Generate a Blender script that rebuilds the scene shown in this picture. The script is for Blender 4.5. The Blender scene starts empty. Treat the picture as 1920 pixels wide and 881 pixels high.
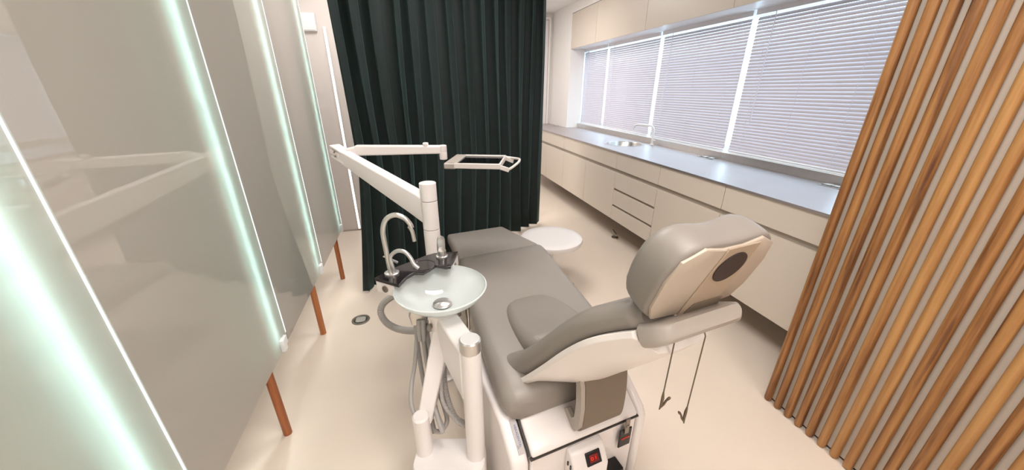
import bpy, bmesh, math, random
from math import sin, cos, pi, radians
from mathutils import Vector, Matrix
random.seed(7)
scene = bpy.context.scene
col = scene.collection

# ------------------------------------------------------------------ camera, world, lights, exposure
CAM_H = 1.437
PITCH, YAW, F = radians(22.4), radians(15.0), 660.0
cam_d = bpy.data.cameras.new('camera'); cam = bpy.data.objects.new('camera', cam_d); col.objects.link(cam)
cam.location = (0, 0, CAM_H); cam.rotation_euler = (pi/2 - PITCH, 0, -YAW)
cam_d.sensor_width = 36.0; cam_d.lens = 36.0 * F / 1920.0; cam_d.clip_start = 0.02
scene.camera = cam

scene.view_settings.view_transform = 'Standard'
scene.view_settings.look = 'None'
scene.view_settings.gamma = 1.0
scene.view_settings.use_curve_mapping = False
scene.view_settings.exposure = 0.0

wd = bpy.data.worlds.new('world'); scene.world = wd; wd.use_nodes = True
wb = wd.node_tree.nodes['Background']
wb.inputs[0].default_value = (0.80, 0.91, 1.0, 1); wb.inputs[1].default_value = 5.5

def area(name, loc, size, power, color, rot=(0, 0, 0)):
    l = bpy.data.lights.new(name, 'AREA'); l.shape = 'RECTANGLE'
    l.size, l.size_y = size; l.energy = power; l.color = color
    o = bpy.data.objects.new(name, l); col.objects.link(o); o.location = loc; o.rotation_euler = rot
    return o
# unseen ceiling area lights; the last one is added to brighten the far left
for lx, ly, pw in ((0.45, 0.3, 26), (0.45, 2.1, 26), (1.1, 4.5, 28), (0.9, -0.9, 22), (-0.25, 3.2, 20)):
    area('ceiling_area_light', (lx, ly, 2.53), (0.9, 0.6), pw, (1.0, 0.955, 0.93))

# ------------------------------------------------------------------ pixel -> place
FWD = Vector((sin(YAW)*cos(PITCH), cos(YAW)*cos(PITCH), -sin(PITCH)))
RGT = Vector((cos(YAW), -sin(YAW), 0)); UPV = RGT.cross(FWD); EYE = Vector((0, 0, CAM_H))
def ray(px, py): return FWD*F + RGT*(px-960) - UPV*(py-440.5)
def at_z(px, py, z): d = ray(px, py); return EYE + d*((z-CAM_H)/d.z)
def at_y(px, py, y): d = ray(px, py); return EYE + d*(y/d.y)
def at_x(px, py, x): d = ray(px, py); return EYE + d*(x/d.x)
def at_d(px, py, D): return EYE + ray(px, py)*(D/F)

# chair frame: u towards the head, v to the right
CA = radians(8.0)
CU = Vector((sin(CA), -cos(CA), 0)); CV = Vector((cos(CA), sin(CA), 0)); CO = Vector((.43, 1.85, 0))
def cp(u, v, z): return CO + CU*u + CV*v + Vector((0, 0, z))

# ------------------------------------------------------------------ materials
def lin(c):
    return tuple(((x/255)/12.92 if x/255 <= .04045 else ((x/255+.055)/1.055)**2.4) for x in c) + (1.0,)
M = {}
def mat(name, rgb, rough=.5, metal=0.0, coat=0.0, bump=0.0, bscale=200, var=0.0, vscale=8, **kw):
    m = bpy.data.materials.new(name); m.use_nodes = True
    nt = m.node_tree; b = nt.nodes['Principled BSDF']
    b.inputs['Base Color'].default_value = lin(rgb)
    b.inputs['Roughness'].default_value = rough; b.inputs['Metallic'].default_value = metal
    b.inputs['Coat Weight'].default_value = coat
    for k, v in kw.items(): b.inputs[k.replace('_', ' ')].default_value = v
    tc = nt.nodes.new('ShaderNodeTexCoord')
    if var:
        n = nt.nodes.new('ShaderNodeTexNoise'); n.inputs['Scale'].default_value = vscale; n.inputs['Detail'].default_value = 6
        nt.links.new(tc.outputs['Object'], n.inputs['Vector'])
        mx = nt.nodes.new('ShaderNodeMixRGB'); mx.blend_type = 'MULTIPLY'
        cr = nt.nodes.new('ShaderNodeValToRGB')
        cr.color_ramp.elements[0].color = (1-var, 1-var, 1-var, 1); cr.color_ramp.elements[1].color = (1, 1, 1, 1)
        cr.color_ramp.elements[0].position = .3; cr.color_ramp.elements[1].position = .7
        nt.links.new(n.outputs['Fac'], cr.inputs['Fac'])
        mx.inputs[0].default_value = 1; mx.inputs[1].default_value = lin(rgb)
        nt.links.new(cr.outputs['Color'], mx.inputs[2]); nt.links.new(mx.outputs[0], b.inputs['Base Color'])
    if bump:
        n2 = nt.nodes.new('ShaderNodeTexNoise'); n2.inputs['Scale'].default_value = bscale
        nt.links.new(tc.outputs['Object'], n2.inputs['Vector'])
        bp = nt.nodes.new('ShaderNodeBump'); bp.inputs['Strength'].default_value = bump; bp.inputs['Distance'].default_value = .002
        nt.links.new(n2.outputs['Fac'], bp.inputs['Height']); nt.links.new(bp.outputs['Normal'], b.inputs['Normal'])
    M[name] = m
    return m
def emis(name, rgb, s):
    m = bpy.data.materials.new(name); m.use_nodes = True; nt = m.node_tree
    nt.nodes.remove(nt.nodes['Principled BSDF'])
    e = nt.nodes.new('ShaderNodeEmission'); e.inputs[0].default_value = lin(rgb); e.inputs[1].default_value = s
    nt.links.new(e.outputs[0], nt.nodes['Material Output'].inputs[0]); M[name] = m
    return m

mat('floor', (233, 218, 202), .38, var=.05, vscale=3.0, bump=.05, bscale=300)
mat('white_wall', (242, 238, 234), .6, bump=.04, bscale=150)
mat('taupe_wall', (216, 207, 201), .6, bump=.04, bscale=150)
mat('ceiling', (240, 238, 236), .7, bump=.04, bscale=150)
mat('door_white', (236, 232, 230), .45, var=.02, vscale=4)
mat('cabinet', (218, 206, 192), .35, var=.02, vscale=3)
mat('channel', (176, 164, 150), .4, var=.03)
mat('dark_gap', (60, 55, 52), .6, var=.05)
mat('steel_top', (194, 185, 184), .38, .8, var=.05, vscale=5)
mat('steel', (212, 209, 205), .28, .85, var=.05, vscale=20)
mat('dull_steel', (150, 142, 132), .35, .9, var=.08, vscale=20)
mat('dark_steel', (120, 108, 92), .4, .8, var=.15, vscale=60)
mat('white_plastic', (243, 236, 233), .28, coat=.2, var=.015, vscale=4)
mat('shell_white', (238, 230, 224), .3, coat=.15, var=.02, vscale=6)
mat('gray_trim', (176, 166, 156), .4, var=.02)
mat('leather', (148, 140, 132), .42, var=.03, vscale=5, bump=.06, bscale=900)
mat('pad_leather', (142, 134, 126), .44, var=.03, vscale=5, bump=.06, bscale=900)
mat('taupe', (122, 108, 92), .45, var=.04)
mat('beige_panel', (192, 177, 160), .45, var=.02, vscale=4)
mat('beige_dark', (180, 160, 138), .45, var=.02, vscale=4)
mat('dark_disc', (58, 48, 46), .5, var=.1, vscale=30)
mat('black', (18, 17, 18), .35, var=.1)
mat('granite', (40, 34, 36), .12, coat=.5, var=.5, vscale=260)
mat('red', (120, 18, 16), .3, var=.05)
mat('red_print', (190, 60, 40), .5, var=.05)
mat('blue_print', (58, 104, 160), .5, var=.05)
mat('gray_print', (96, 92, 96), .5, var=.05)
mat('plate_gray', (184, 176, 174), .4, var=.03)
mat('hose_gray', (178, 172, 168), .45, var=.04, vscale=40)
mat('stool_white', (234, 228, 224), .35, var=.015)
mat('slat', (208, 201, 206), .45, var=.02)
mat('blind_white', (235, 233, 238), .45, var=.02)
mat('velvet', (9, 27, 25), .75, var=.35, vscale=14, Sheen_Weight=.28, Sheen_Roughness=.4)
M['velvet'].node_tree.nodes['Principled BSDF'].inputs['Sheen Tint'].default_value = (.25, .5, .45, 1)
mat('frame_white', (240, 242, 246), .4, var=.02)
mat('bracket_white', (238, 238, 238), .35, var=.02)
mat('tray_frame', (222, 214, 208), .35, coat=.2, var=.02)
emis('led', (240, 252, 252), 165.0)
emis('added_glow', (120, 200, 180), 3.5)  # dim green emission for the added strips behind the glass
emis('edge_glow', (240, 255, 252), 1.6)  # painted glow: stands in for strip light carried to the glass edge
emis('wall_led', (255, 253, 250), 2.2)
emis('red_glow', (255, 60, 40), 1.6)

def wood(name, a, b_, c):
    m = bpy.data.materials.new(name); m.use_nodes = True; nt = m.node_tree; b = nt.nodes['Principled BSDF']
    tc = nt.nodes.new('ShaderNodeTexCoord'); oi = nt.nodes.new('ShaderNodeObjectInfo')
    mp = nt.nodes.new('ShaderNodeMapping'); mp.inputs['Scale'].default_value = (55, 55, 2.2)
    ad = nt.nodes.new('ShaderNodeVectorMath'); ad.operation = 'ADD'
    ml = nt.nodes.new('ShaderNodeVectorMath'); ml.operation = 'SCALE'; ml.inputs['Scale'].default_value = 60
    cb = nt.nodes.new('ShaderNodeCombineXYZ')
    for k in range(3): nt.links.new(oi.outputs['Random'], cb.inputs[k])
    nt.links.new(cb.outputs[0], ml.inputs[0])
    nt.links.new(tc.outputs['Object'], mp.inputs[0]); nt.links.new(mp.outputs[0], ad.inputs[0]); nt.links.new(ml.outputs[0], ad.inputs[1])
    n = nt.nodes.new('ShaderNodeTexNoise'); n.inputs['Scale'].default_value = 1.0; n.inputs['Detail'].default_value = 7; n.inputs['Roughness'].default_value = .6
    nt.links.new(ad.outputs[0], n.inputs['Vector'])
    sh = nt.nodes.new('ShaderNodeMath'); sh.operation = 'MULTIPLY_ADD'; sh.inputs[1].default_value = .22; sh.inputs[2].default_value = -.08
    nt.links.new(oi.outputs['Random'], sh.inputs[0])
    sm = nt.nodes.new('ShaderNodeMath'); sm.operation = 'ADD'
    nt.links.new(n.outputs['Fac'], sm.inputs[0]); nt.links.new(sh.outputs[0], sm.inputs[1])
    cr = nt.nodes.new('ShaderNodeValToRGB')
    e = cr.color_ramp.elements; e[0].position = .28; e[0].color = lin(c); e[1].position = .72; e[1].color = lin(a)
    x = e.new(.48); x.color = lin(b_)
    nt.links.new(sm.outputs[0], cr.inputs[0]); nt.links.new(cr.outputs[0], b.inputs['Base Color'])
    bp = nt.nodes.new('ShaderNodeBump'); bp.inputs['Strength'].default_value = .15; bp.inputs['Distance'].default_value = .002
    nt.links.new(n.outputs['Fac'], bp.inputs['Height']); nt.links.new(bp.outputs[0], b.inputs['Normal'])
    b.inputs['Roughness'].default_value = .42
    M[name] = m
wood('wood', (184, 136, 82), (156, 106, 58), (88, 48, 22))
wood('peg_wood', (184, 116, 68), (168, 98, 54), (130, 70, 36))

def mix_mat(name, diff, trans, wt, gloss_rough, ior, transp=None, wtr=0.0, var=0):
    """back-painted or frosted glass: diffuse + translucent body under a clear glossy face"""
    m = bpy.data.materials.new(name); m.use_nodes = True; nt = m.node_tree
    nt.nodes.remove(nt.nodes['Principled BSDF'])
    d = nt.nodes.new('ShaderNodeBsdfDiffuse'); d.inputs[0].default_value = lin(diff)
    t = nt.nodes.new('ShaderNodeBsdfTranslucent'); t.inputs[0].default_value = lin(trans)
    mx = nt.nodes.new('ShaderNodeMixShader'); mx.inputs[0].default_value = wt
    nt.links.new(d.outputs[0], mx.inputs[1]); nt.links.new(t.outputs[0], mx.inputs[2])
    body = mx
    if transp:
        tr = nt.nodes.new('ShaderNodeBsdfTransparent'); tr.inputs[0].default_value = lin(transp)
        m2 = nt.nodes.new('ShaderNodeMixShader'); m2.inputs[0].default_value = wtr
        nt.links.new(mx.outputs[0], m2.inputs[1]); nt.links.new(tr.outputs[0], m2.inputs[2]); body = m2
    g = nt.nodes.new('ShaderNodeBsdfGlossy'); g.inputs['Roughness'].default_value = gloss_rough
    fr = nt.nodes.new('ShaderNodeFresnel'); fr.inputs[0].default_value = ior
    m3 = nt.nodes.new('ShaderNodeMixShader')
    geo = nt.nodes.new('ShaderNodeNewGeometry'); inv = nt.nodes.new('ShaderNodeMath'); inv.operation = 'SUBTRACT'; inv.inputs[0].default_value = 1.0
    nt.links.new(geo.outputs['Backfacing'], inv.inputs[1])
    mu = nt.nodes.new('ShaderNodeMath'); mu.operation = 'MULTIPLY'      # only the entering face reflects
    nt.links.new(fr.outputs[0], mu.inputs[0]); nt.links.new(inv.outputs[0], mu.inputs[1])
    nt.links.new(mu.outputs[0], m3.inputs[0]); nt.links.new(body.outputs[0], m3.inputs[1]); nt.links.new(g.outputs[0], m3.inputs[2])
    nt.links.new(m3.outputs[0], nt.nodes['Material Output'].inputs[0])
    M[name] = m
mix_mat('frosted_panel', (192, 176, 167), (216, 238, 233), .30, .015, 2.0)
mix_mat('milk_glass', (240, 243, 242), (240, 246, 244), .35, .03, 1.45, (235, 245, 242), .15)
mix_mat('smoked_glass', (14, 14, 16), (10, 10, 10), .2, .04, 1.4, (60, 62, 66), .35)
mix_mat('pane_glass', (240, 246, 255), (240, 250, 255), .3, .02, 1.3, (240, 250, 255), .97)

# ------------------------------------------------------------------ geometry helpers
def smooth(bm, on=True):
    for f in bm.faces: f.smooth = on
def world_off(p):
    o = Vector((0, 0, 0))
    while p is not None: o += p.location; p = p.parent
    return o
def obj(name, bm, m, parent=None, bevel=0, subsurf=0, auto=True, seg=2, loc=None):
    bmesh.ops.recalc_face_normals(bm, faces=bm.faces[:])
    if parent is None:
        xs = [v.co for v in bm.verts]
        if loc is None:
            loc = Vector(((min(v.x for v in xs)+max(v.x for v in xs))/2, (min(v.y for v in xs)+max(v.y for v in xs))/2, min(v.z for v in xs)))
        off = Vector(loc)
    else: off = world_off(parent)
    for v in bm.verts: v.co -= off
    me = bpy.data.meshes.new(name); bm.to_mesh(me); bm.free()
    o = bpy.data.objects.new(name, me); col.objects.link(o)
    if parent is None: o.location = off
    else: o.parent = parent
    me.materials.append(M[m])
    if bevel:
        md = o.modifiers.new('bevel', 'BEVEL'); md.width = bevel; md.segments = seg; md.limit_method = 'ANGLE'; md.angle_limit = radians(35)
        md.harden_normals = False
    if subsurf:
        md = o.modifiers.new('sub', 'SUBSURF'); md.levels = subsurf; md.render_levels = subsurf
    if auto:
        for p in me.polygons: p.use_smooth = True
        if not subsurf: me.set_sharp_from_angle(angle=radians(38))
    return o
def thing(name, loc, label, cat, group=None):
    o = bpy.data.objects.new(name, None); col.objects.link(o); o.location = loc; o.empty_display_size = .1
    o['label'] = label; o['category'] = cat
    if group: o['group'] = group
    return o
def tag(o, label, cat, group=None):
    o['label'] = label; o['category'] = cat
    if group: o['group'] = group
    return o
def struct(o): o['kind'] = 'structure'; return o

def box(bm, x0, x1, y0, y1, z0, z1):
    vs = [bm.verts.new((x, y, z)) for x in (x0, x1) for y in (y0, y1) for z in (z0, z1)]
    for f in ((0, 1, 3, 2), (4, 6, 7, 5), (0, 4, 5, 1), (2, 3, 7, 6), (0, 2, 6, 4), (1, 5, 7, 3)):
        bm.faces.new([vs[i] for i in f])
    return vs
def bx(*a): bm = bmesh.new(); box(bm, *a); return bm
def obox(bm, c, ax, ay, az):
    """box with centre c and three half-axis vectors"""
    c = Vector(c); ax, ay, az = Vector(ax), Vector(ay), Vector(az)
    vs = [bm.verts.new(c + ax*i + ay*j + az*k) for i in (-1, 1) for j in (-1, 1) for k in (-1, 1)]
    for f in ((0, 1, 3, 2), (4, 6, 7, 5), (0, 4, 5, 1), (2, 3, 7, 6), (0, 2, 6, 4), (1, 5, 7, 3)):
        bm.faces.new([vs[i] for i in f])
    return bm
def loft(bm, secs, cap=True, closed=True):
    rows = [[bm.verts.new(Vector(p)) for p in s] for s in secs]
    n = len(rows[0])
    for a, b in zip(rows, rows[1:]):
        for i in range(n if closed else n-1):
            j = (i+1) % n
            bm.faces.new((a[i], a[j], b[j], b[i]))
    if cap and closed:
        bm.faces.new(list(reversed(rows[0]))); bm.faces.new(rows[-1])
    return bm
def tube(bm, pts, r, n=12, cap=True):
    pts = [Vector(p) for p in pts]
    rs = r if isinstance(r, (list, tuple)) else [r]*len(pts)
    secs = []; prev = None
    for i, p in enumerate(pts):
        t = (pts[min(i+1, len(pts)-1)] - pts[max(i-1, 0)]).normalized()
        if prev is None:
            a = Vector((0, 0, 1)) if abs(t.z) < .9 else Vector((1, 0, 0))
            x = t.cross(a).normalized()
        else:
            x = (prev - t*prev.dot(t)).normalized()
        prev = x; y = t.cross(x)
        secs.append([p + (x*cos(2*pi*k/n) + y*sin(2*pi*k/n))*rs[i] for k in range(n)])
    return loft(bm, secs, cap)
def cyl(bm, a, b, r, r2=None, n=32): return tube(bm, [a, b], [r, r if r2 is None else r2], n)
def post(a, b, r, n=32, ch=.004):
    a, b = Vector(a), Vector(b); t = (b-a).normalized(); bm = bmesh.new()
    tube(bm, [a, a+t*.0001, b-t*ch, b], [r, r, r, r-ch], n); return bm
def lathe(bm, prof, c=(0, 0, 0), n=48, cap=False):
    c = Vector(c)
    return loft(bm, [[c + Vector((r*cos(2*pi*k/n), r*sin(2*pi*k/n), z)) for k in range(n)] for r, z in prof], cap)
def prism(bm, poly, d):
    """extrude a closed polygon (3-D points) by vector d"""
    d = Vector(d); return loft(bm, [[Vector(p) for p in poly], [Vector(p)+d for p in poly]])
def spline(ctrl, n=10):
    """Catmull-Rom through points (tuples of any length)"""
    P = [ctrl[0]] + list(ctrl) + [ctrl[-1]]; out = []
    for i in range(1, len(P)-2):
        for k in range(n):
            t = k/n
            out.append(tuple(.5*((2*b)+(c-a)*t+(2*a-5*b+4*c-d)*t*t+(3*b-a-3*c+d)*t**3)
                             for a, b, c, d in zip(P[i-1], P[i], P[i+1], P[i+2])))
    out.append(tuple(ctrl[-1])); return out
def rrect(w0, w1, h0, h1, r, n=5):
    """rounded rectangle in 2-D, list of (a,b)"""
    r = min(r, (w1-w0)/2.01, (h1-h0)/2.01); pts = []
    for cx, cy, a0 in ((w1-r, h1-r, 0), (w0+r, h1-r, 90), (w0+r, h0+r, 180), (w1-r, h0+r, 270)):
        for k in range(n+1):
            a = radians(a0 + 90*k/n); pts.append((cx + r*cos(a), cy + r*sin(a)))
    return pts
def text(name, s, loc, rot, size, m, parent, extrude=.0004):
    cu = bpy.data.curves.new(name, 'FONT'); cu.body = s; cu.size = size; cu.extrude = extrude
    cu.align_x = 'CENTER'; cu.align_y = 'CENTER'
    t = bpy.data.objects.new(name + '_curve', cu); col.objects.link(t)
    bpy.context.view_layer.update()
    me = bpy.data.meshes.new_from_object(t.evaluated_get(bpy.context.evaluated_depsgraph_get()))
    bpy.data.objects.remove(t); bpy.data.curves.remove(cu)
    me.transform(Matrix.Translation(Vector(loc) - world_off(parent)) @ rot)
    o = bpy.data.objects.new(name, me); col.objects.link(o); o.parent = parent
    me.materials.clear(); me.materials.append(M[m]); return o

# ================================================================== the setting
CEIL = 2.54
struct(obj('floor', bx(-1.05, 2.75, -1.6, 6.2, -.08, 0), 'floor'))
struct(obj('ceiling', bx(-1.05, 2.75, -1.6, 6.2, CEIL, CEIL+.08), 'ceiling'))
struct(obj('wall_left', bx(-1.05, -.95, -1.6, 4.0, 0, CEIL), 'white_wall'))
struct(obj('wall_rear', bx(-.95, 2.5, -1.6, -1.5, 0, CEIL), 'white_wall'))
struct(obj('wall_back', bx(-1.05, .25, 3.95, 4.05, 0, CEIL), 'taupe_wall'))
struct(obj('wall_corridor', bx(.15, .25, 4.05, 6.1, 0, CEIL), 'white_wall'))
struct(obj('wall_end', bx(.25, 2.5, 6.0, 6.1, 0, CEIL), 'white_wall'))
WX = 2.5; WY0, WY1, WZ0, WZ1 = 1.40, 5.36, .96, 1.985
bm = bmesh.new()
box(bm, WX, 2.72, -1.6, WY0, 0, CEIL); box(bm, WX, 2.72, WY1, 6.1, 0, CEIL)
box(bm, WX, 2.72, WY0, WY1, 0, WZ0); box(bm, WX, 2.72, WY0, WY1, WZ1, CEIL)
struct(obj('wall_right', bm, 'white_wall'))
struct(obj('wall_pier', bx(2.28, WX, 5.26, 6.0, 0, CEIL), 'white_wall'))
struct(obj('wall_bulkhead', bx(2.28, WX, .9, 5.26, 2.418, CEIL), 'white_wall'))
bm = bmesh.new()
for y in (1.44, 5.335): box(bm, 2.60, 2.66, y-.022, y+.022, WZ0, WZ1)
for z in (WZ0+.02, WZ1-.02): box(bm, 2.60, 2.66, WY0, WY1, z-.02, z+.02)
win = struct(obj('window_1', bm, 'frame_white'))
obj('pane', bx(2.625, 2.631, WY0, WY1, WZ0, WZ1), 'pane_glass', win)
d1 = struct(obj('door_1', bx(1.35, 2.2, 5.975, 5.998, .005, 2.44), 'door_white', bevel=.003))
bm = bmesh.new(); box(bm, 2.205, 2.235, 5.96, 6.0, 0, 2.48); box(bm, 1.3, 1.345, 5.96, 6.0, 0, 2.48); box(bm, 1.345, 2.205, 5.96, 6.0, 2.445, 2.48)
struct(obj('trim_1', bm, 'white_wall', bevel=.002))

# ================================================================== window side: worktop, cabinets, blinds
XF = 1.84
wt = bmesh.new()
sc_, sr = Vector((2.165, 3.43)), .185
# worktop with a round cut-out for the basin: ring fan
N = 48
def topface(z, flip):
    ring = [wt.verts.new((sc_.x + sr*cos(2*pi*k/N), sc_.y + sr*sin(2*pi*k/N), z)) for k in range(N)]
    sq = []
    for k in range(N):
        a = 2*pi*k/N; dx, dy = cos(a), sin(a)
        s = min((( (2.458 if dx > 0 else 1.83) - sc_.x)/dx) if abs(dx) > 1e-6 else 9, ((.3*(1 if dy > 0 else -1))/dy) if abs(dy) > 1e-6 else 9)
        sq.append(wt.verts.new((sc_.x + dx*s, sc_.y + dy*s, z)))
    for k in range(N):
        j = (k+1) % N; wt.faces.new((ring[k], ring[j], sq[j], sq[k]))
    return ring, sq
r1, q1 = topface(.90, 0); r0, q0 = topface(.886, 1)
for k in range(N):
    j = (k+1) % N; wt.faces.new((r1[k], r1[j], r0[j], r0[k])); wt.faces.new((q1[k], q1[j], q0[j], q0[k]))
box(wt, 1.83, 2.458, .45, 3.131, .886, .90); box(wt, 1.83, 2.458, 3.729, 5.256, .886, .90); box(wt, 1.83, 2.276, 5.256, 5.99, .886, .90)
corner = [(1.83, 3.13), (2.458, 3.13), (2.458, 3.73), (1.83, 3.73)]
for c_ in corner:
    for q_ in (q1, q0):
        k = min(range(N), key=lambda k: (q_[k].co.xy - Vector(c_)).length); q_[k].co.xy = c_
worktop = obj('worktop', wt, 'steel_top', auto=False)
tag(worktop, 'long grey steel worktop under the window blinds', 'worktop')
bm = bmesh.new(); box(bm, 2.458, 2.498, .45, 5.258, .886, .958)
obj('backsplash', bm, 'steel', worktop, bevel=.002)['label'] = 'shiny steel upstand along the wall'
# basin
basin = thing('round_sink', (sc_.x, sc_.y, .72), 'round steel sink basin sunk in the grey worktop', 'sink')
bm = bmesh.new(); lathe(bm, [(.20, .9005), (.20, .9025), (.183, .9025), (.178, .895), (.172, .80), (.15, .755), (.09, .742), (.001, .740)], (sc_.x, sc_.y, 0))
obj('bowl', bm, 'steel', basin)
bm = bmesh.new(); lathe(bm, [(.028, .742), (.028, .746), (.001, .747)], (sc_.x, sc_.y, 0), 24); obj('drain', bm, 'dull_steel', basin)
# tap
tx, ty = 2.405, 3.285
tap = thing('sink_tap', (tx, ty, .9006), 'pale bent-pipe tap standing behind the round sink', 'tap')
bm = bmesh.new(); lathe(bm, [(.001, .9006), (.022, .9006), (.022, .908), (.012, .91), (.001, .91)], (tx, ty, 0), 24); obj('base', bm, 'bracket_white', tap)
bm = bmesh.new()
path = [(tx, ty, .905), (tx, ty, 1.06)] + [(tx-.004*k, ty+.045-.045*cos(radians(15*k)), 1.06+.03*sin(radians(15*k))) for k in range(1, 7)]
path = spline([(tx, ty, .905), (tx, ty, 1.0), (tx, ty, 1.055), (tx-.008, ty+.02, 1.083), (tx-.02, ty+.06, 1.09), (tx-.05, ty+.19, 1.09), (tx-.062, ty+.235, 1.082), (tx-.066, ty+.255, 1.06), (tx-.068, ty+.26, 1.03)], 6)
tube(bm, path, .0105, 12); obj('spout', bm, 'bracket_white', tap)
bm = bmesh.new(); cyl(bm, (tx, ty, .945), (tx-.0, ty-.05, .955), .006, n=12); obj('lever', bm, 'bracket_white', tap)
# worktop socket boxes
for (sx, sy, ln, lab) in ((2.40, 2.49, .17, 'flush steel socket box in the worktop beside the near blind'),
                          (2.22, 5.55, .12, 'flush socket box at the far end of the worktop'),
                          (2.40, 1.50, .12, 'flush socket box in the worktop next to the wooden slat screen')):
    t = thing('worktop_socket', (sx, sy, .90), lab, 'socket', 'socket boxes let into the worktop')
    bm = bmesh.new(); box(bm, sx-.04, sx+.04, sy-ln/2, sy+ln/2, .9006, .904)
    obj('frame', bm, 'steel', t, bevel=.0015)
    bm = bmesh.new(); box(bm, sx-.03, sx+.03, sy-ln/2+.012, sy+ln/2-.012, .904, .9055)
    obj('recess', bm, 'dark_gap', t)
    for k in (-1, 1):
        bm = bmesh.new(); box(bm, sx-.018, sx+.018, sy+k*ln*.2-.02, sy+k*ln*.2+.02, .9055, .908)
        obj('outlet', bm, 'bracket_white', t, bevel=.001)

def base_unit(y0, y1, doors, drawers, top_splits, label):
    c = thing('base_cabinet', (2.15, (y0+y1)/2, 0), label, 'cabinet', 'floor cabinets under the worktop')
    g = .0025; ZB, ZC0, ZC1, ZT = .232, .700, .735, .886
    bm = bmesh.new(); box(bm, XF+.020, 2.275, y0+.001, y1-.001, ZB, .70)
    box(bm, XF+.020, 1.955, y0+.001, y1-.001, .70, ZT-.003)   # behind the drawer fronts (basin hangs behind)
    obj('body', bm, 'channel', c)
    e = [y0] + top_splits + [y1]
    for a, b in zip(e, e[1:]):
        dr = obj('drawer_front', bx(XF, XF+.019, a+g, b-g, ZC1, ZT-.003), 'cabinet', c, bevel=.0012)
    for a, b in doors:
        obj('door', bx(XF, XF+.019, a+g, b-g, ZB, ZC0), 'cabinet', c, bevel=.0012)
    for a, b in drawers:
        zs = [ZB, .385, .548, ZC0+.0]
        for i in range(3):
            obj('drawer_front', bx(XF, XF+.019, a+g, b-g, zs[i], zs[i+1]-(.022 if i < 2 else 0)), 'cabinet', c, bevel=.0012)
    for yy in (y0+.12, y1-.12):
        for xx in (2.26,):
            bm = bmesh.new(); tube(bm, [(xx, yy, 0), (xx, yy, .012), (xx, yy, .0121), (xx, yy, ZB)], [.025, .025, .016, .016], 16)
            obj('leg', bm, 'steel', c)
    return c
base_unit(4.285, 5.55, [(4.285, 4.92), (4.92, 5.55)], [], [], 'beige floor cabinet at the far end, partly behind the green curtain')
base_unit(3.003, 4.285, [(3.003, 3.64), (3.64, 4.285)], [], [], 'beige two-door floor cabinet under the round sink')
base_unit(1.722, 3.003, [(1.722, 2.36)], [(2.36, 3.003)], [2.36], 'beige floor cabinet with three stacked drawers and one door')
base_unit(.45, 1.722, [(1.09, 1.722), (.45, 1.09)], [], [1.09], 'beige floor cabinet behind the headrest, next to the wooden slat screen')
# little floor fitting under the cabinets
ff = thing('floor_fitting', (1.93, 3.02, 0), 'small metal floor fitting under the beige cabinets', 'fitting')
bm = bmesh.new(); lathe(bm, [(.001, 0), (.035, 0), (.035, .01), (.012, .016), (.012, .05), (.001, .05)], (1.93, 3.02, 0), 20); obj('foot', bm, 'dull_steel', ff)
bm = bmesh.new(); cyl(bm, (1.90, 2.95, .055), (1.94, 3.09, .055), .012, n=14); obj('valve', bm, 'dull_steel', ff)

upl = ['short pale wall cabinet at the far end beside the white wall', 'pale wall cabinet second from the far end, above the blinds',
       'pale wall cabinet above the blind with the tap in front', 'pale wall cabinet nearest to the wooden slat screen']
for (a, b), lab in zip(((4.52, 5.258), (3.483, 4.52), (2.423, 3.483), (1.36, 2.423)), upl):
    c = thing('wall_cabinet', (2.39, (a+b)/2, 1.985), lab, 'cabinet', 'wall cabinets above the window')
    obj('body', bx(2.302, 2.50, a+.001, b-.001, 1.985, 2.412), 'cabinet', c)
    obj('door', bx(2.28, 2.30, a+.002, b-.002, 1.978, 2.412), 'cabinet', c, bevel=.001)
    obj('underside', bx(2.302, 2.56, a+.001, b-.001, 1.979, 1.9845), 'frame_white', c)

# venetian blinds
BX = 2.535
def blind(y0, y1, label):
    c = thing('venetian_blind', (BX, (y0+y1)/2, .965), label, 'blind', 'venetian blinds over the long window')
    obj('headrail', bx(BX-.02, BX+.02, y0-.008, y1+.008, 1.945, 1.9845), 'blind_white', c, bevel=.002)
    bm = bmesh.new(); p = .0228; n = 42; ang = radians(66); w = .0128
    for i in range(n):
        z = .985 + p*i
        pr = []
        for k in range(5):
            s = -1 + k*.5; cr = .0022*(1-s*s)
            # room side edge low, window side edge high
            pr.append((BX + s*w*cos(ang) - cr*sin(ang), z + s*w*sin(ang) + cr*cos(ang)))
        row0 = [bm.verts.new((x, y0+.004, zz)) for x, zz in pr]; row1 = [bm.verts.new((x, y1-.004, zz)) for x, zz in pr]
        row2 = [bm.verts.new((x+.0006, y0+.004, zz-.0003)) for x, zz in pr]; row3 = [bm.verts.new((x+.0006, y1-.004, zz-.0003)) for x, zz in pr]
        for k in range(4):
            bm.faces.new((row0[k], row0[k+1], row1[k+1], row1[k])); bm.faces.new((row2[k], row3[k], row3[k+1], row2[k+1]))
        bm.faces.new((row0[0], row1[0], row3[0], row2[0])); bm.faces.new((row0[4], row2[4], row3[4], row1[4]))
    obj('slats', bm, 'slat', c)
    obj('bottom_rail', bx(BX-.012, BX+.012, y0+.003, y1-.003, .962, .972), 'blind_white', c, bevel=.002)
    for f in (.12, .5, .88):
        yy = y0 + (y1-y0)*f
        bm = bmesh.new()
        for dx in (-.0095, .0095): cyl(bm, (BX+dx, yy, .97), (BX+dx, yy, 1.95), .0011, n=6)
        obj('ladder_cord', bm, 'blind_white', c)
    bm = bmesh.new(); cyl(bm, (BX-.024, y1-.16, 1.2), (BX-.024, y1-.16, 1.95), .003, n=8); obj('wand', bm, 'blind_white', c)
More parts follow.
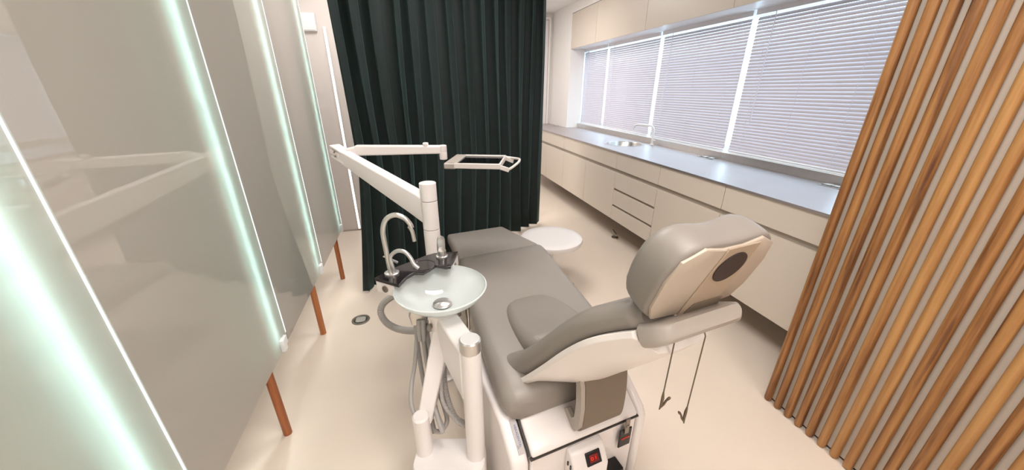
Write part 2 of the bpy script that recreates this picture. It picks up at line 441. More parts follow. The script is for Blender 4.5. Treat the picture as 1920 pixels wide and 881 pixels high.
for a, b, lab in ((4.63, 5.30, 'narrow white venetian blind at the far end of the window'), (3.555, 4.595, 'white venetian blind second from the far end, above the sink'),
                  (2.478, 3.51, 'white venetian blind in front of which the tap stands'), (1.525, 2.435, 'white venetian blind nearest to the wooden slat screen')):
    blind(a, b, lab)

# ================================================================== wooden slat screen
scr = thing('wooden_slat_screen', (1.60, .3, 0), 'screen of upright round brown wooden rods on a pale board at the right', 'screen')
obj('backing_board', bx(1.597, 1.625, -.45, .962, .012, CEIL-.005), 'cabinet', scr, bevel=.001)['label'] = 'pale board behind the rods'
obj('plinth', bx(1.602, 1.62, -.45, .955, 0, .012), 'dark_gap', scr)
bm = bmesh.new(); RR = .0160
tube(bm, [(1.580, .943, .004), (1.580, .943, .0141), (1.580, .943, .5), (1.580, .943, 1.2), (1.580, .943, CEIL-.006)], [.013, RR, RR, RR, RR], 20)
rod0 = obj('rod', bm, 'wood', scr)
for k in range(1, 27):
    r = rod0.copy(); col.objects.link(r); r.parent = scr; r.location = rod0.location + Vector((0, -.0513*k, 0))

# ================================================================== glass partition on the left
GX = -.655
edges = [.075, .806, 1.537, 2.268, 3.0]
pl = ['frosted glass panel nearest the camera, at the bottom left corner', 'frosted glass panel second from the camera, mirroring the tray arm',
      'frosted glass panel third from the camera, above two wooden posts', 'frosted glass panel farthest away, near the green curtain']
for i in range(4):
    a, b = edges[i], edges[i+1]
    g = thing('glass_panel', (GX, (a+b)/2, .375), pl[i], 'glass panel', 'frosted glass panels of the left partition')
    obj('pane', bx(GX-.010, GX, a+.004, b-.004, .375, CEIL-.004), 'frosted_panel', g)
    obj('glass_edge', bx(GX-.010, GX+.001, b-.006, b-.0002, .42, CEIL-.004), 'edge_glow', g)['label'] = 'polished glass edge with its glow put in as emission'  # edge glows by emission, though it is no lamp
    bm = bmesh.new(); box(bm, GX-.016, GX+.016, b-.085, b-.055, .372, .43); box(bm, GX-.016, GX+.012, b-.055, b-.03, .385, .425)
    obj('bracket', bm, 'bracket_white', g, bevel=.003)['label'] = 'small white metal bracket'
ll = ['vertical white light strip at the lower left, nearest the camera', 'vertical light strip behind the second glass joint from the camera',
      'vertical light strip behind the third glass joint from the camera', 'vertical light strip at the last glass panel near the curtain']
wl = ['wooden post under the nearest glass joint, hidden behind the glass', 'brown wooden post nearest the camera, under the glass partition', 'brown wooden post in the middle of the three under the glass', 'brown wooden post farthest away, near the green curtain']
for i, b in enumerate(edges[1:]):
    y = b - .090
    t = thing('light_strip', (GX-.035, y, .43), ll[i], 'light', 'light strips behind the glass joints')
    obj('profile', bx(-.945, GX-.011, b-.012, b-.004, .43, CEIL-.006), 'bracket_white', t)  # unseen opaque board added to keep the glow off the next panel
    obj('added_glow_strip', bx(-.78, -.77, b-.24, b-.014, .43, CEIL-.006), 'added_glow', t)['label'] = 'unseen dim green emitter added for the glow in the glass'  # hidden emitter added to widen the green glow beside the strip
    obj('light_baffle', bx(-.945, -.709, edges[i]+.004, b-.013, .41, .418), 'bracket_white', t)  # unseen plate added to stop strip light spilling onto the floor
    obj('holder', bx(GX-.034, GX-.022, y+.0092, y+.014, .43, CEIL-.006), 'bracket_white', t)
    obj('diffuser', bx(GX-.034, GX-.022, y-.009, y+.009, .43, CEIL-.006), 'led', t)
    if i == 0: continue      # the nearest post stands outside the picture
    bm = bmesh.new(); py = b - .18
    tube(bm, [(GX-.032, py, 0), (GX-.032, py, .3), (GX-.032, py, CEIL-.006)], .0175, 20)
    tag(obj('wooden_post', bm, 'peg_wood'), wl[i], 'post', 'wooden posts under the glass partition')

# control box and light slit on the back wall
cb = thing('wall_box', (-.80, 3.925, 1.92), 'small white box on the back wall, high beside the last glass panel', 'wall box')
obj('case', bx(-.86, -.75, 3.92, 3.95, 1.92, 2.06), 'bracket_white', cb, bevel=.004)
obj('cover', bx(-.852, -.758, 3.915, 3.92, 1.928, 2.052), 'white_plastic', cb, bevel=.002)
wl2 = thing('wall_light', (-.69, 3.935, .02), 'thin upright white light line on the back wall beside the curtain', 'light')
obj('profile', bx(-.70, -.676, 3.935, 3.95, .02, 1.96), 'bracket_white', wl2)
obj('diffuser', bx(-.697, -.679, 3.93, 3.935, .023, 1.957), 'wall_led', wl2)
struct(obj('baseboard_back', bx(-.95, .15, 3.94, 3.95, 0, .012), 'channel'))

# ================================================================== curtain
A, B = Vector((-.50, 2.53)), Vector((1.30, 3.64)); L = (B-A).length; t_ = (B-A)/L; nrm = Vector((t_.y, -t_.x))
bm = bmesh.new(); NS, NZ = 340, 14
random.seed(3)
folds = []; s = 0
while s < L:
    w = random.uniform(.10, .20); folds.append((s, w, random.uniform(.8, 1.35))); s += w
rows = []
for iz in range(NZ+1):
    z = .025 + (CEIL-.005-.025)*iz/NZ; tz = iz/NZ
    row = []
    for i in range(NS+1):
        q = L*i/NS; f = [k for k in folds if k[0] <= q][-1]
        ph = (q-f[0])/f[1]
        amp = .046*f[2]*(1-.25*tz) * min(1, q/.05+.3, (L-q)/.05+.3)
        o = amp*sin(2*pi*ph) + .012*sin(4*pi*ph+.6) + .010*sin(q*9+z*1.4) + .006*sin(31*q-2.2*z)
        side = .016*sin(2*pi*ph*2+z) + .012*sin(q*5+z*2.1)
        p = A + t_*(q + side + .095*min(1, tz/.35)*(1-q/L) ) + nrm*o
        row.append(bm.verts.new((p.x, p.y, z)))
    rows.append(row)
for a, b in zip(rows, rows[1:]):
    for i in range(NS): bm.faces.new((a[i], a[i+1], b[i+1], b[i]))
cur = obj('curtain', bm, 'velvet'); cur.modifiers.new('cloth', 'SOLIDIFY').thickness = .004
tag(cur, 'dark green floor-length velvet curtain hanging in deep folds', 'curtain')

# ================================================================== stool and floor drain
sx, sy = .917, 2.278
st = thing('round_stool', (sx, sy, 0), 'round white stool beside the foot of the grey dental chair', 'stool')
bm = bmesh.new(); lathe(bm, [(.001, .370), (.206, .370), (.225, .378), (.2325, .397), (.228, .413), (.212, .42), (.16, .419), (.001, .417)], (sx, sy, 0), 64); obj('seat', bm, 'stool_white', st)
bm = bmesh.new(); lathe(bm, [(.001, .03), (.028, .03), (.028, .2), (.018, .2), (.018, .36), (.05, .370), (.001, .370)], (sx, sy, 0), 24); obj('column', bm, 'steel', st)
bm = bmesh.new(); lathe(bm, [(.001, 0), (.13, 0), (.13, .008), (.05, .03), (.001, .032)], (sx, sy, 0), 40); obj('base', bm, 'bracket_white', st)

dx, dy = -.474, 2.178
dr = thing('floor_drain', (dx, dy, 0), 'round steel floor drain in the pale floor by the curtain', 'drain')
bm = bmesh.new(); lathe(bm, [(.058, .0), (.058, .003), (.046, .004), (.044, .002), (.044, 0)], (dx, dy, 0), 40); obj('rim', bm, 'dull_steel', dr)
bm = bmesh.new(); lathe(bm, [(.044, .001), (.001, .001)], (dx, dy, 0), 40); obj('gap', bm, 'dark_gap', dr)
bm = bmesh.new(); prism(bm, [(dx+a*.031, dy+b*.031, .001) for a, b in rrect(-1, 1, -1, 1, .55)], (0, 0, .004)); obj('cover', bm, 'steel', dr)

# ================================================================== dental chair
ch = thing('dental_chair', cp(.72, -.1, 0), 'grey upholstered dental chair with white shell and raised headrest', 'dental chair')
def usec(u, vl, vr, zb, zt, r, n=6):
    return [cp(u, a, b) for a, b in rrect(vl, vr, zb, zt, r, n)]
def lerp_tab(tab, u):
    for (a, *x), (b, *y) in zip(tab, tab[1:]):
        if u <= b:
            t = (u-a)/(b-a); return [p+(q-p)*t for p, q in zip(x, y)]
    return list(tab[-1][1:])
# leg rest: rows of u, left, right, bottom, top
bm = bmesh.new()
FT = [(-.525, -.19, .195, .445, .478, .01), (-.515, -.208, .212, .43, .495, .02), (-.49, -.214, .218, .425, .503, .03), (-.25, -.232, .242, .44, .525, .03), (-.05, -.252, .268, .455, .543, .03), (-.025, -.252, .268, .465, .538, .02)]
loft(bm, [usec(*r) for r in FT]); obj('leg_rest', bm, 'leather', ch)
bm = bmesh.new(); loft(bm, [usec(u, -.15, .16, zb, zt, .01) for u, zb, zt in ((-.40, .405, .426), (-.1, .40, .442), (.25, .38, .45))]); obj('leg_rest_frame', bm, 'shell_white', ch)
# seat cushion
bm = bmesh.new()
ST = [(-.022, -.24, .262, .47, .538, .02), (-.012, -.255, .276, .458, .551, .035), (.03, -.262, .276, .45, .557, .04), (.15, -.285, .258, .448, .56, .045), (.36, -.318, .228, .446, .56, .05),
      (.52, -.342, .206, .444, .558, .05), (.70, -.362, .182, .44, .553, .05), (.82, -.375, .165, .435, .552, .055), (.93, -.384, .145, .43, .552, .058), (.985, -.384, .12, .43, .545, .056), (1.012, -.372, .09, .437, .53, .045), (1.026, -.35, .06, .45, .50, .024)]
loft(bm, [usec(*r) for r in ST]); obj('seat', bm, 'leather', ch, subsurf=1)
bm = bmesh.new(); loft(bm, [usec(u, l, r, .41, .445, .01) for u, l, r in ((.02, -.2, .2), (.5, -.25, .15), (.95, -.28, .08))]); obj('seat_frame', bm, 'shell_white', ch)
# side knob on the right of the seat
bm = bmesh.new(); cyl(bm, cp(.43, .19, .50), cp(.43, .232, .50), .011, n=16); obj('side_knob', bm, 'dull_steel', ch)

# backrest: path of the cushion/shell seam: u, z, angle, centre v, half width, keel depth, keel half width, cushion thickness
BP = [(.74, .49, 10, -.115, .20, .0, .12, .07),
      (.81, .468, 28, -.112, .243, .0, .12, .095),
      (.875, .472, 44, -.105, .245, .0, .14, .095),
      (.94, .535, 50, -.09, .215, .03, .13, .085),
      (1.03, .655, 53, -.075, .198, .085, .10, .078),
      (1.11, .770, 52, -.062, .185, .10, .09, .074),
      (1.18, .855, 46, -.05, .172, .10, .09, .072),
      (1.24, .905, 36, -.042, .145, .085, .085, .068),
      (1.285, .935, 33, -.035, .125, .065, .08, .06)]
def bframe(r):
    u, z, a = r[:3]; a = radians(a)
    o = cp(u, 0, z); nv = CU*(-sin(a)) + Vector((0, 0, cos(a))); return o, nv
BS = spline(BP, 5)
bm = bmesh.new(); secs = []
for i, r in enumerate(BS):
    o, nv = bframe(r); vc, hw, th = r[3], r[4], r[7]; k = min(1, .35+.65*math.sqrt(i/6)) if i < 6 else 1
    e = 1 if i < len(BS)-2 else .9
    secs.append([o + CV*(vc+a) + nv*b for a, b in rrect(-hw*k*e, hw*k*e, -.002, th*k*e, .05, 6)])
loft(bm, secs); obj('backrest_cushion', bm, 'pad_leather', ch)
# lumbar tongue lying on the seat
bm = bmesh.new()
loft(bm, [usec(u, -.085-w, -.085+w, .50, z, .05) for u, w, z in ((.515, .03, .555), (.522, .068, .560), (.54, .10, .566), (.575, .125, .573), (.65, .142, .582), (.75, .15, .592), (.84, .152, .610), (.90, .15, .63))])
obj('lumbar_pad', bm, 'pad_leather', ch, subsurf=1)
# white shell
bm = bmesh.new(); secs = []
for r in BS:
    if r[0] < .885 or r[0] > 1.272: continue
    o, nv = bframe(r); vc, hw, kd, kw = r[3], r[4]+.004, max(r[5], .012), r[6]
    lip = min(.016, kd*.5)
    sec = [(-hw, 0), (-hw-.001, -lip), (-hw+.012, -lip-.004-kd*.08), (-(hw*.62+kw*.38), -kd*.55), (-kw*.95, -kd*.92), (-kw*.5, -kd), (kw*.5, -kd), (kw*.95, -kd*.92), (hw*.62+kw*.38, -kd*.55), (hw-.012, -lip-.004-kd*.08), (hw+.001, -lip), (hw, 0)]
    secs.append([o + CV*(vc+a) + nv*b for a, b in sec])
loft(bm, secs); obj('backrest_shell', bm, 'shell_white', ch, bevel=.002)
# grey end cap (carrier of the headrest)
bm = bmesh.new(); secs = []
for r, s in (((1.275, .93, 33, -.035, .128, .045, .08, .06), 1.0), ((1.30, .945, 30, -.03, .128, .042, .11, .03), 1), ((1.325, .958, 28, -.022, .128, .034, .12, .02), .97), ((1.336, .963, 28, -.02, .122, .022, .11, .005), .9)):
    o, nv = bframe(r); vc, hw, kd = r[3], r[4], r[5]
    secs.append([o + CV*(vc+a) + nv*b for a, b in rrect(-hw*s, hw*s, -kd, .012, .016, 4)])
loft(bm, secs); obj('headrest_carrier', bm, 'gray_trim', ch)['label'] = 'grey plastic end cap under the headrest'
# recline bracket
bm = bmesh.new()
def bracket(v0, v1, t, off):
    P = spline([(1.03, .415), (1.07, .405), (1.095, .43), (1.10, .50), (1.095, .58), (1.08, .66)], 6); secs = []
    for i, (u, z) in enumerate(P):
        a = Vector(P[min(i+1, len(P)-1)]) - Vector(P[max(i-1, 0)]); a.normalize(); n2 = Vector((-a.y, a.x))
        secs.append([cp(u+n2.x*o_, v, z+n2.y*o_) for v, o_ in ((v0, off), (v1, off), (v1, off+t), (v0, off+t))])
    return secs
loft(bm, bracket(-.16, .0, .02, -.02)); br = obj('recline_bracket', bm, 'taupe', ch, bevel=.003)
br['label'] = 'curved brown-grey recline bracket'
bm = bmesh.new(); prism(bm, [cp(u, -.176, z) for u, z in ((1.03, .436), (1.072, .402), (1.10, .408), (1.118, .44), (1.122, .52), (1.112, .60), (1.09, .66), (1.07, .655), (1.085, .59), (1.092, .52), (1.088, .46), (1.075, .443), (1.045, .455))], CV*.015); obj('side_plate', bm, 'gray_trim', br, bevel=.001)
# headrest
lean = radians(19)
HO = cp(1.285, -.02, .955); HZ = CU*sin(lean) + Vector((0, 0, cos(lean))); HN = CU*cos(lean) - Vector((0, 0, sin(lean)))   # up the pad, out of its back
def hp(v, h, n): return HO + CV*v + HZ*h + HN*n
hd = thing
def hshape(s=1.0, inset=0.0):
    out = [(-.135, .0), (-.05, -.012), (.06, -.012), (.135, .0), (.158, .05), (.16, .14), (.142, .198), (.09, .224), (.03, .212), (-.03, .212), (-.09, .224), (-.142, .196), (-.16, .14), (-.158, .05)]
    c = (0, .11)
    return [(c[0]+(x-c[0])*s*(1-inset/.16), c[1]+(y-c[1])*s*(1-inset/.125)) for x, y in out]
bm = bmesh.new()
secs = []
for n, ins in ((-.105, .05), (-.10, .018), (-.08, .004), (-.05, 0), (-.02, 0), (-.004, .002), (0, .006)):
    secs.append([hp(x, y, n + (-.018*(1-abs(x)/.16)**2*-1 if n < -.06 else 0)) for x, y in hshape(1, ins)])
loft(bm, secs); hr = obj('headrest', bm, 'pad_leather', ch, subsurf=1)
bm = bmesh.new()
loft(bm, [[hp(x, y, n) for x, y in hshape(1, ins)] for n, ins in ((-.003, .013), (.003, .013), (.005, .016))]); obj('back_panel', bm, 'beige_panel', hr, subsurf=0)['label'] = 'beige panel on the back of the headrest'
bm = bmesh.new(); prism(bm, [hp(-.045, -.004, .004), hp(.075, -.004, .004), hp(.075, .205, .004), (hp(-.02, .205, .004))], HN*.004); obj('panel_ridge', bm, 'beige_dark', hr, bevel=.002)
bm = bmesh.new(); cyl(bm, hp(.022, .145, .007), hp(.022, .145, .0105), .042, n=36); obj('round_cover', bm, 'dark_disc', hr)['label'] = 'dark round cover on the beige panel'
bm = bmesh.new(); obox(bm, hp(.02, -.02, .0), CV*.07, HZ*.022, HN*.012); obj('hinge', bm, 'gray_trim', hr, bevel=.003)
bm = bmesh.new(); prism(bm, [hp(-.03, .0, .0085), hp(.085, .0, .0085), hp(.078, .034, .0085), hp(-.012, .034, .0085)], HN*.002); obj('recess', bm, 'taupe', hr, bevel=.001)
bm = bmesh.new(); obox(bm, hp(-.045, -.03, .016), CV*.065, HZ*.004, HN*.004); obj('slot', bm, 'black', hr)

SD0 = Vector((CU.x*.79, CU.y*.79, -.613)).normalized()
# base
BV0, BV1 = -.337, .088
prof = [(1.10, 0), (1.102, .36), (1.085, .385), (.995, .455), (.93, .468), (.52, .468), (.44, .43), (.38, .12), (.36, .0)]
bm = bmesh.new(); prism(bm, [cp(u, BV0+.003, z) for u, z in prof[:2]] + [cp(u, BV0+.003, z) for u, z in ((1.0, .36), (.52, .40), (.44, .38), (.38, .12), (.36, 0))], CV*(BV1-BV0-.006))
base = obj('base', bm, 'white_plastic', ch, bevel=.008)
bm = bmesh.new(); prism(bm, [cp(u, BV0+.004, z) for u, z in ((1.108, .368), (1.104, .385), (1.085, .40), (.995, .455), (.93, .468), (.60, .468), (.60, .41), (1.0, .368))], CV*(BV1-BV0-.008))
cov = obj('base_cover', bm, 'white_plastic', base, bevel=.010, seg=3)
cov['label'] = 'sloping white top cover'
bm = bmesh.new(); obox(bm, cp(1.102, (BV0+BV1)/2, .3645), CV*(BV1-BV0)/2, CU*.006, Vector((0, 0, .0028))); obj('seam', bm, 'dark_gap', base)
bm = bmesh.new(); obox(bm, cp(1.045, BV0-.001, .412), SD0*.066, CV*.0025, (CU*.58+Vector((0,0,.82)))*.004); obj('seam', bm, 'dark_gap', base)
for v0, v1, nm in ((-.400, -.341, 'l'), (.092, .130, 'r')):
    bm = bmesh.new(); prism(bm, [cp(u, v0, z) for u, z in ((1.105, 0), (1.108, .35), (1.09, .38), (.995, .447), (.93, .455), (.52, .455), (.44, .41), (.38, .12), (.36, 0))], CV*(v1-v0))
    obj('side_cover', bm, 'white_plastic', base, bevel=.014, seg=3)
# name plate lying on the left cover
def slope_z(u): return .447 - (u-.995)*(.447-.38)/(.095)
sl = math.atan2(.067, .095); SD = CU*cos(sl) - Vector((0, 0, sin(sl))); SNn = CU*sin(sl) + Vector((0, 0, cos(sl)))
pc = cp(1.045, -.358, slope_z(1.045)) + SNn*.001
bm = bmesh.new(); obox(bm, pc, SD*.052, CV*.011, SNn*.0012); npl = obj('name_plate', bm, 'plate_gray', base)
rotm = Matrix((SD, -CV.cross(Vector((0,0,0))) if False else SNn.cross(SD), SNn)).transposed().to_4x4()
text('lettering', 'HEKADENTAL', pc + SNn*.0014 + SNn.cross(SD)*.002, rotm, .0105, 'blue_print', npl)
text('small_lettering', 'Unic', pc + SNn*.0014 + SD*.030 - SNn.cross(SD)*.006, rotm, .006, 'gray_print', npl)
# switch housing on the rear face
bm = bmesh.new()
Rr = 1.103
SV0, SV1 = -.205, -.075
prism(bm, [cp(Rr+o_, SV0, z) for o_, z in ((-.004, .352), (.026, .346), (.062, .292), (.062, .12), (-.004, .12))], CV*(SV1-SV0))
sh_ = obj('switch_housing', bm, 'white_plastic', base, bevel=.007, seg=3)
fa = CV; fz = (CU*(-.036) + Vector((0, 0, .054))).normalized(); fn = fa.cross(fz); fn = fn if fn.dot(CU) > 0 else -fn
sc0 = cp(Rr+.044, -.128, .319) + fn*.0015
bm = bmesh.new(); obox(bm, sc0, fa*.028, fz*.021, fn*.003); sw = obj('power_switch', bm, 'black', base, bevel=.002)
sw['label'] = 'black framed red rocker switch'
bm = bmesh.new(); obox(bm, sc0 + fn*.004, fa*.017, fz*.012, fn*.002); obj('rocker', bm, 'red', sw, bevel=.0015)
rot2 = Matrix((fa, fz, fn)).transposed().to_4x4()
text('symbol', 'O', sc0 + fn*.0064 - fa*.008, rot2, .013, 'red_glow', sw); text('symbol', 'I', sc0 + fn*.0064 + fa*.006, rot2, .014, 'red_glow', sw)
bm = bmesh.new()
for k in (0, 1): obox(bm, cp(Rr+.018+.016*k, SV0-.001, .30), CU*.0022 , CV*.003, Vector((0, 0, .008)))
obj('port', bm, 'black', sh_)
bm = bmesh.new(); obox(bm, cp(Rr+.026, SV0-.001, .225), CU*.012, CV*.003, Vector((0, 0, .014))); obj('port', bm, 'black', sh_)
bm = bmesh.new(); tube(bm, spline([tuple(cp(1.13, -.01, .16)), tuple(cp(1.135, .05, .10)), tuple(cp(1.15, .08, .03)), tuple(cp(1.20, .16, .012))], 6), .016, 12)
obox(bm, cp(1.125, -.02, .15), CU*.025, CV*.035, Vector((0, 0, .04))); obj('mains_plug', bm, 'black', base, bevel=.004)

# tag with clip, hanging on the seam
tg = thing('clip_tag', cp(1.115, .045, .22), 'black tag with red print hanging from a metal clip on the base', 'tag')
bm = bmesh.new(); obox(bm, cp(1.116, .030, .297), CV*.026, CU*.003, Vector((0, 0, .042))); tb = obj('tag_body', bm, 'black', tg, bevel=.003)
bm = bmesh.new(); obox(bm, cp(1.121, .028, .358), CV*.009, CU*.0025, Vector((0, 0, .034))); cyl(bm, cp(1.121, .028, .358), cp(1.126, .028, .358), .007, n=16); obj('clip', bm, 'dull_steel', tg, bevel=.001)
bm = bmesh.new()
for k in range(6): obox(bm, cp(1.1195, .015+.006*k, .297), CV*.0022, CU*.0008, Vector((0, 0, .0045)))
obj('red_print', bm, 'red_print', tb)

# bib chain over the headrest carrier
bc = thing('bib_chain', cp(1.33, -.04, .92), 'thin metal bib chain with two clips hanging below the headrest', 'chain')
for p0, bend, endp, vv, k in (((1258, 603), (1262, 640), (1245, 738), -.06, 1), ((1307, 597), (1320, 628), (1279, 768), -.05, -1)):
    def on_v(px, py, v):
        d = ray(px, py); t = (v - (EYE-CO).dot(CV))/d.dot(CV); return EYE + d*t
    a = on_v(*p0, -.075 if k > 0 else .0); b = on_v(*bend, -.085 if k > 0 else -.015)
    a = a + HN*.018; b = b + CU*.004
    e = Vector((b.x, b.y, 0)); d = ray(*endp); ty_ = b.y/d.y; e.z = (EYE + d*ty_).z
    bm = bmesh.new(); n = 60
    pts = [a.lerp(b, t/12) for t in range(12)] + [b.lerp(e, t/48) for t in range(49)]
    dense = []
    for i, p in enumerate(pts[:-1]):
        dense += [p, p.lerp(pts[i+1], .5)]
    dense.append(pts[-1])
    tube(bm, dense, [.0011 if i % 2 else .0020 for i in range(len(dense))], 6); obj('chain_strand', bm, 'dark_steel', bc)
    # alligator clip
    hx = RGT*k*.85
    cl = bmesh.new()
    tube(cl, [e + Vector((0, 0, .004)), e - Vector((0, 0, .012)) + hx*.001, e - Vector((0, 0, .036)) + hx*.001, e - Vector((0, 0, .052)) - hx*.002], [.0022, .0038, .0034, .0015], 10)
    cj = obj('clip', cl, 'dark_steel', bc)
    cl = bmesh.new()
    tube(cl, [e - Vector((0, 0, .050)) - hx*.002, e - Vector((0, 0, .034)) + hx*.008, e - Vector((0, 0, .022)) + hx*.013, e - Vector((0, 0, .014)) + hx*.020, e - Vector((0, 0, .011)) + hx*.023], [.0012, .0030, .0026, .0036, .002], 10)
    obj('jaw', cl, 'dark_steel', cj)

# ================================================================== spittoon unit
un = thing('spittoon_unit', (.02, .9, 0), 'white spittoon unit with glass bowl and taps beside the dental chair', 'spittoon')
pd = Vector((cos(radians(-15)), sin(radians(-15)), 0)); pn = Vector((-pd.y, pd.x, 0))
pcn = Vector((.022, .885, 0)); ZP = .225
bm = bmesh.new(); loft(bm, [[pcn + pd*a + pn*b + Vector((0, 0, z)) for a, b in rrect(-.142, .114, -.068, .075, .05, 6)] for z in (0, ZP-.008)] + [[pcn + pd*a*.97 + pn*b*.95 + Vector((0, 0, ZP)) for a, b in rrect(-.142, .114, -.068, .075, .05, 6)]])
obj('plinth', bm, 'white_plastic', un)
TP = at_z(893, 851, ZP); TP.z = 0; SP = at_z(797, 844, ZP); SP.z = 0
ZTOP = at_y(885, 634, TP.y).z; ZS = at_y(790, 778, SP.y).z
tp = obj('tall_post', post(TP+Vector((0, 0, ZP-.002)), TP+Vector((0, 0, ZTOP-.042)), .0325), 'white_plastic', un)
cap = obj('cap', post(TP+Vector((0, 0, ZTOP-.0415)), TP+Vector((0, 0, ZTOP)), .0335), 'steel', tp); cap['label'] = 'brushed steel cap'
obj('short_post', post(SP+Vector((0, 0, ZP-.002)), SP+Vector((0, 0, ZS)), .029, ch=.006), 'white_plastic', un)
# bowl
BC = Vector((.037, 1.107, .72)); RB = .160
bm = bmesh.new(); pr = [(.001, 0), (.035, .0), (.075, .008), (.115, .028), (.145, .052), (RB, .074)]
prf = spline(pr, 4); inn = [(max(r-.0005, .001), z+.007) for r, z in prf]
full = prf + [(RB+.0015, .078), (RB-.003, .0805)] + list(reversed(inn[:-1]))
lathe(bm, full, BC, 72); bowl = obj('glass_bowl', bm, 'milk_glass', un); bowl['label'] = 'milky glass bowl'
bm = bmesh.new(); lathe(bm, [(.034, .012), (.034, .0155), (.030, .019), (.001, .021)], BC + Vector((0, -.012, 0)), 36); obj('drain_cap', bm, 'steel', bowl)
bm = bmesh.new(); lathe(bm, [(.001, .008), (.031, .008), (.031, .013), (.001, .013)], BC + Vector((0, -.012, 0)), 36); obj('drain_ring', bm, 'black', bowl)
# hub under the bowl
HB = Vector((.035, 1.085, 0))
bm = bmesh.new(); tube(bm, [HB+Vector((0, 0, .54)), HB+Vector((0, 0, .56)), HB+Vector((0, 0, .60)), HB+Vector((0, 0, .68)), HB+Vector((0, 0, .719))], [.030, .040, .044, .046, .06], 32)
obj('hub', bm, 'white_plastic', un)
bm = bmesh.new(); obox(bm, HB + Vector((-.046, -.02, .665)), Vector((.002, -.001, 0)), Vector((.003, .008, 0)), Vector((0, 0, .008))); obj('screw', bm, 'dull_steel', un)
def bar(a, b, w0, h0, w1, h1, side):
    """rectangular bar from a to b; side = horizontal width direction"""
    a, b = Vector(a), Vector(b); t = (b-a).normalized(); s = Vector(side); s = (s - t*s.dot(t)).normalized(); n = t.cross(s)
    secs = [[p + s*w*i/2 + n*h*j/2 for i, j in ((-1, -1), (1, -1), (1, 1), (-1, 1))] for p, w, h in ((a, w0, h0), (b, w1, h1))]
    bm = bmesh.new(); loft(bm, secs); return bm
obj('support_arm', bar(HB+Vector((-.004, -.01, .635)), SP+Vector((.012, .028, ZS-.06)), .066, .06, .052, .05, (1, -.3, 0)), 'white_plastic', un, bevel=.006)
# broad arm: plate from the hub to the tall post
Q = TP - HB; q = Vector((Q.x, Q.y, 0)).normalized(); qs = Vector((-q.y, q.x, 0)); ln = (Vector((TP.x, TP.y, 0)) - Vector((HB.x, HB.y, 0))).length
bm = bmesh.new(); prism(bm, [HB - qs*.036 + q*s + Vector((0, 0, z)) for s, z in ((-.03, .715), (.03, .715), (ln, .70), (ln, .50), (.02, .56), (-.03, .58))], qs*.072)
obj('broad_arm', bm, 'white_plastic', un, bevel=.008)
# body under the granite: outline from the photo on z = .82
ZG = .82
out = [(702, 521), (737, 531), (748, 534), (762, 519), (776, 511), (793, 511), (806, 504), (817, 497), (835, 500), (845, 499), (859, 471), (833, 473), (815, 474), (797, 479), (775, 488), (740, 501), (722, 510)]
G = [at_z(x, y, ZG) for x, y in out]
bm = bmesh.new(); prism(bm, G, (0, 0, -.012)); gt = obj('granite_top', bm, 'granite', un, bevel=.0015); gt['label'] = 'black speckled stone top'
cG = sum(G, Vector())/len(G)
bm = bmesh.new(); 
def inner(p, k): return cG + (p-cG)*k - Vector((0, 0, .0122))
spine = [inner(G[0], .985), inner(G[1], .985), inner(G[1].lerp(G[15], .45), .97), inner(G[14].lerp(G[3], .35), 1), inner(G[13].lerp(G[5], .35), 1), inner(G[12].lerp(G[7], .4), 1), inner(G[8].lerp(G[11], .5), .97), inner(G[9].lerp(G[10], .35), .985), inner(G[10], .985)] + [inner(G[i], .985) for i in range(11, 17)]
prism(bm, spine, (0, 0, -.045)); bd = obj('tap_body', bm, 'white_plastic', un, bevel=.002)
e0, e1 = at_z(702, 521, ZG-.035), at_z(737, 531, ZG-.035); ed = (e1-e0).normalized(); en = Vector((ed.y, -ed.x, 0))
c0 = cG + ((G[0]+G[1])/2 - cG)*.985; c0.z = ZG-.035
bm = bmesh.new(); cyl(bm, c0 - en*.002, c0 + en*.004, .0125, n=28); obj('button', bm, 'dull_steel', bd)
c1 = cG + ((G[9]+G[10])/2 - cG)*.985; c1.z = ZG-.033; dd = (G[10]-G[9]).normalized(); dn = Vector((dd.y, -dd.x, 0)); dn = dn if dn.dot(c1-cG) > 0 else -dn
bm = bmesh.new(); cyl(bm, c1 - dn*.002, c1 + dn*.004, .0125, n=28); obj('button', bm, 'dull_steel', bd)
# round recess in the stone top
rc = at_z(795, 497, ZG)
bm = bmesh.new(); lathe(bm, [(.040, .0003), (.042, .0015), (.044, .0003)], rc, 36); obj('cup_recess', bm, 'granite', gt)
# bracket from the body down to the bowl hub
obj('body_bracket', bar(HB+Vector((0, .02, .66)), Vector((-.01, 1.30, .74)), .07, .05, .09, .05, (1, 0, 0)), 'white_plastic', un, bevel=.006)
# taps
FB = at_z(735, 513, ZG)
def yp(px, py, y): return tuple(at_y(px, py, y))
ft = bmesh.new(); lathe(ft, [(.001, 0), (.026, 0), (.026, .006), (.024, .007), (.001, .007)], FB, 32); fb = obj('tap_base', ft, 'steel', un)
y = FB.y
bm = bmesh.new(); P = spline([tuple(FB+Vector((-.004, 0, .004))), yp(721, 455, y), yp(718, 430, y), yp(724, 411, y-.004), yp(740, 403, y-.01), yp(757, 408, y-.016), yp(768, 419, y-.02), yp(772, 427, y-.022)], 7)
tube(bm, P, .0085, 16); obj('tall_spout', bm, 'steel', fb)
bm = bmesh.new(); tube(bm, spline([yp(767, 424, y-.02), yp(773, 434, y-.022), yp(777, 452, y-.024)], 6), .0066, 14); obj('nozzle', bm, 'steel', fb)
bm = bmesh.new(); P = spline([tuple(FB+Vector((.010, -.004, .004))), yp(732, 487, y-.01), yp(736, 476, y-.012), yp(747, 470, y-.02), yp(760, 473, y-.03), yp(770, 484, y-.04), yp(776, 495, y-.05), yp(785, 503, y-.06)], 7)
tube(bm, P, .0072, 16); obj('bowl_spout', bm, 'steel', fb)
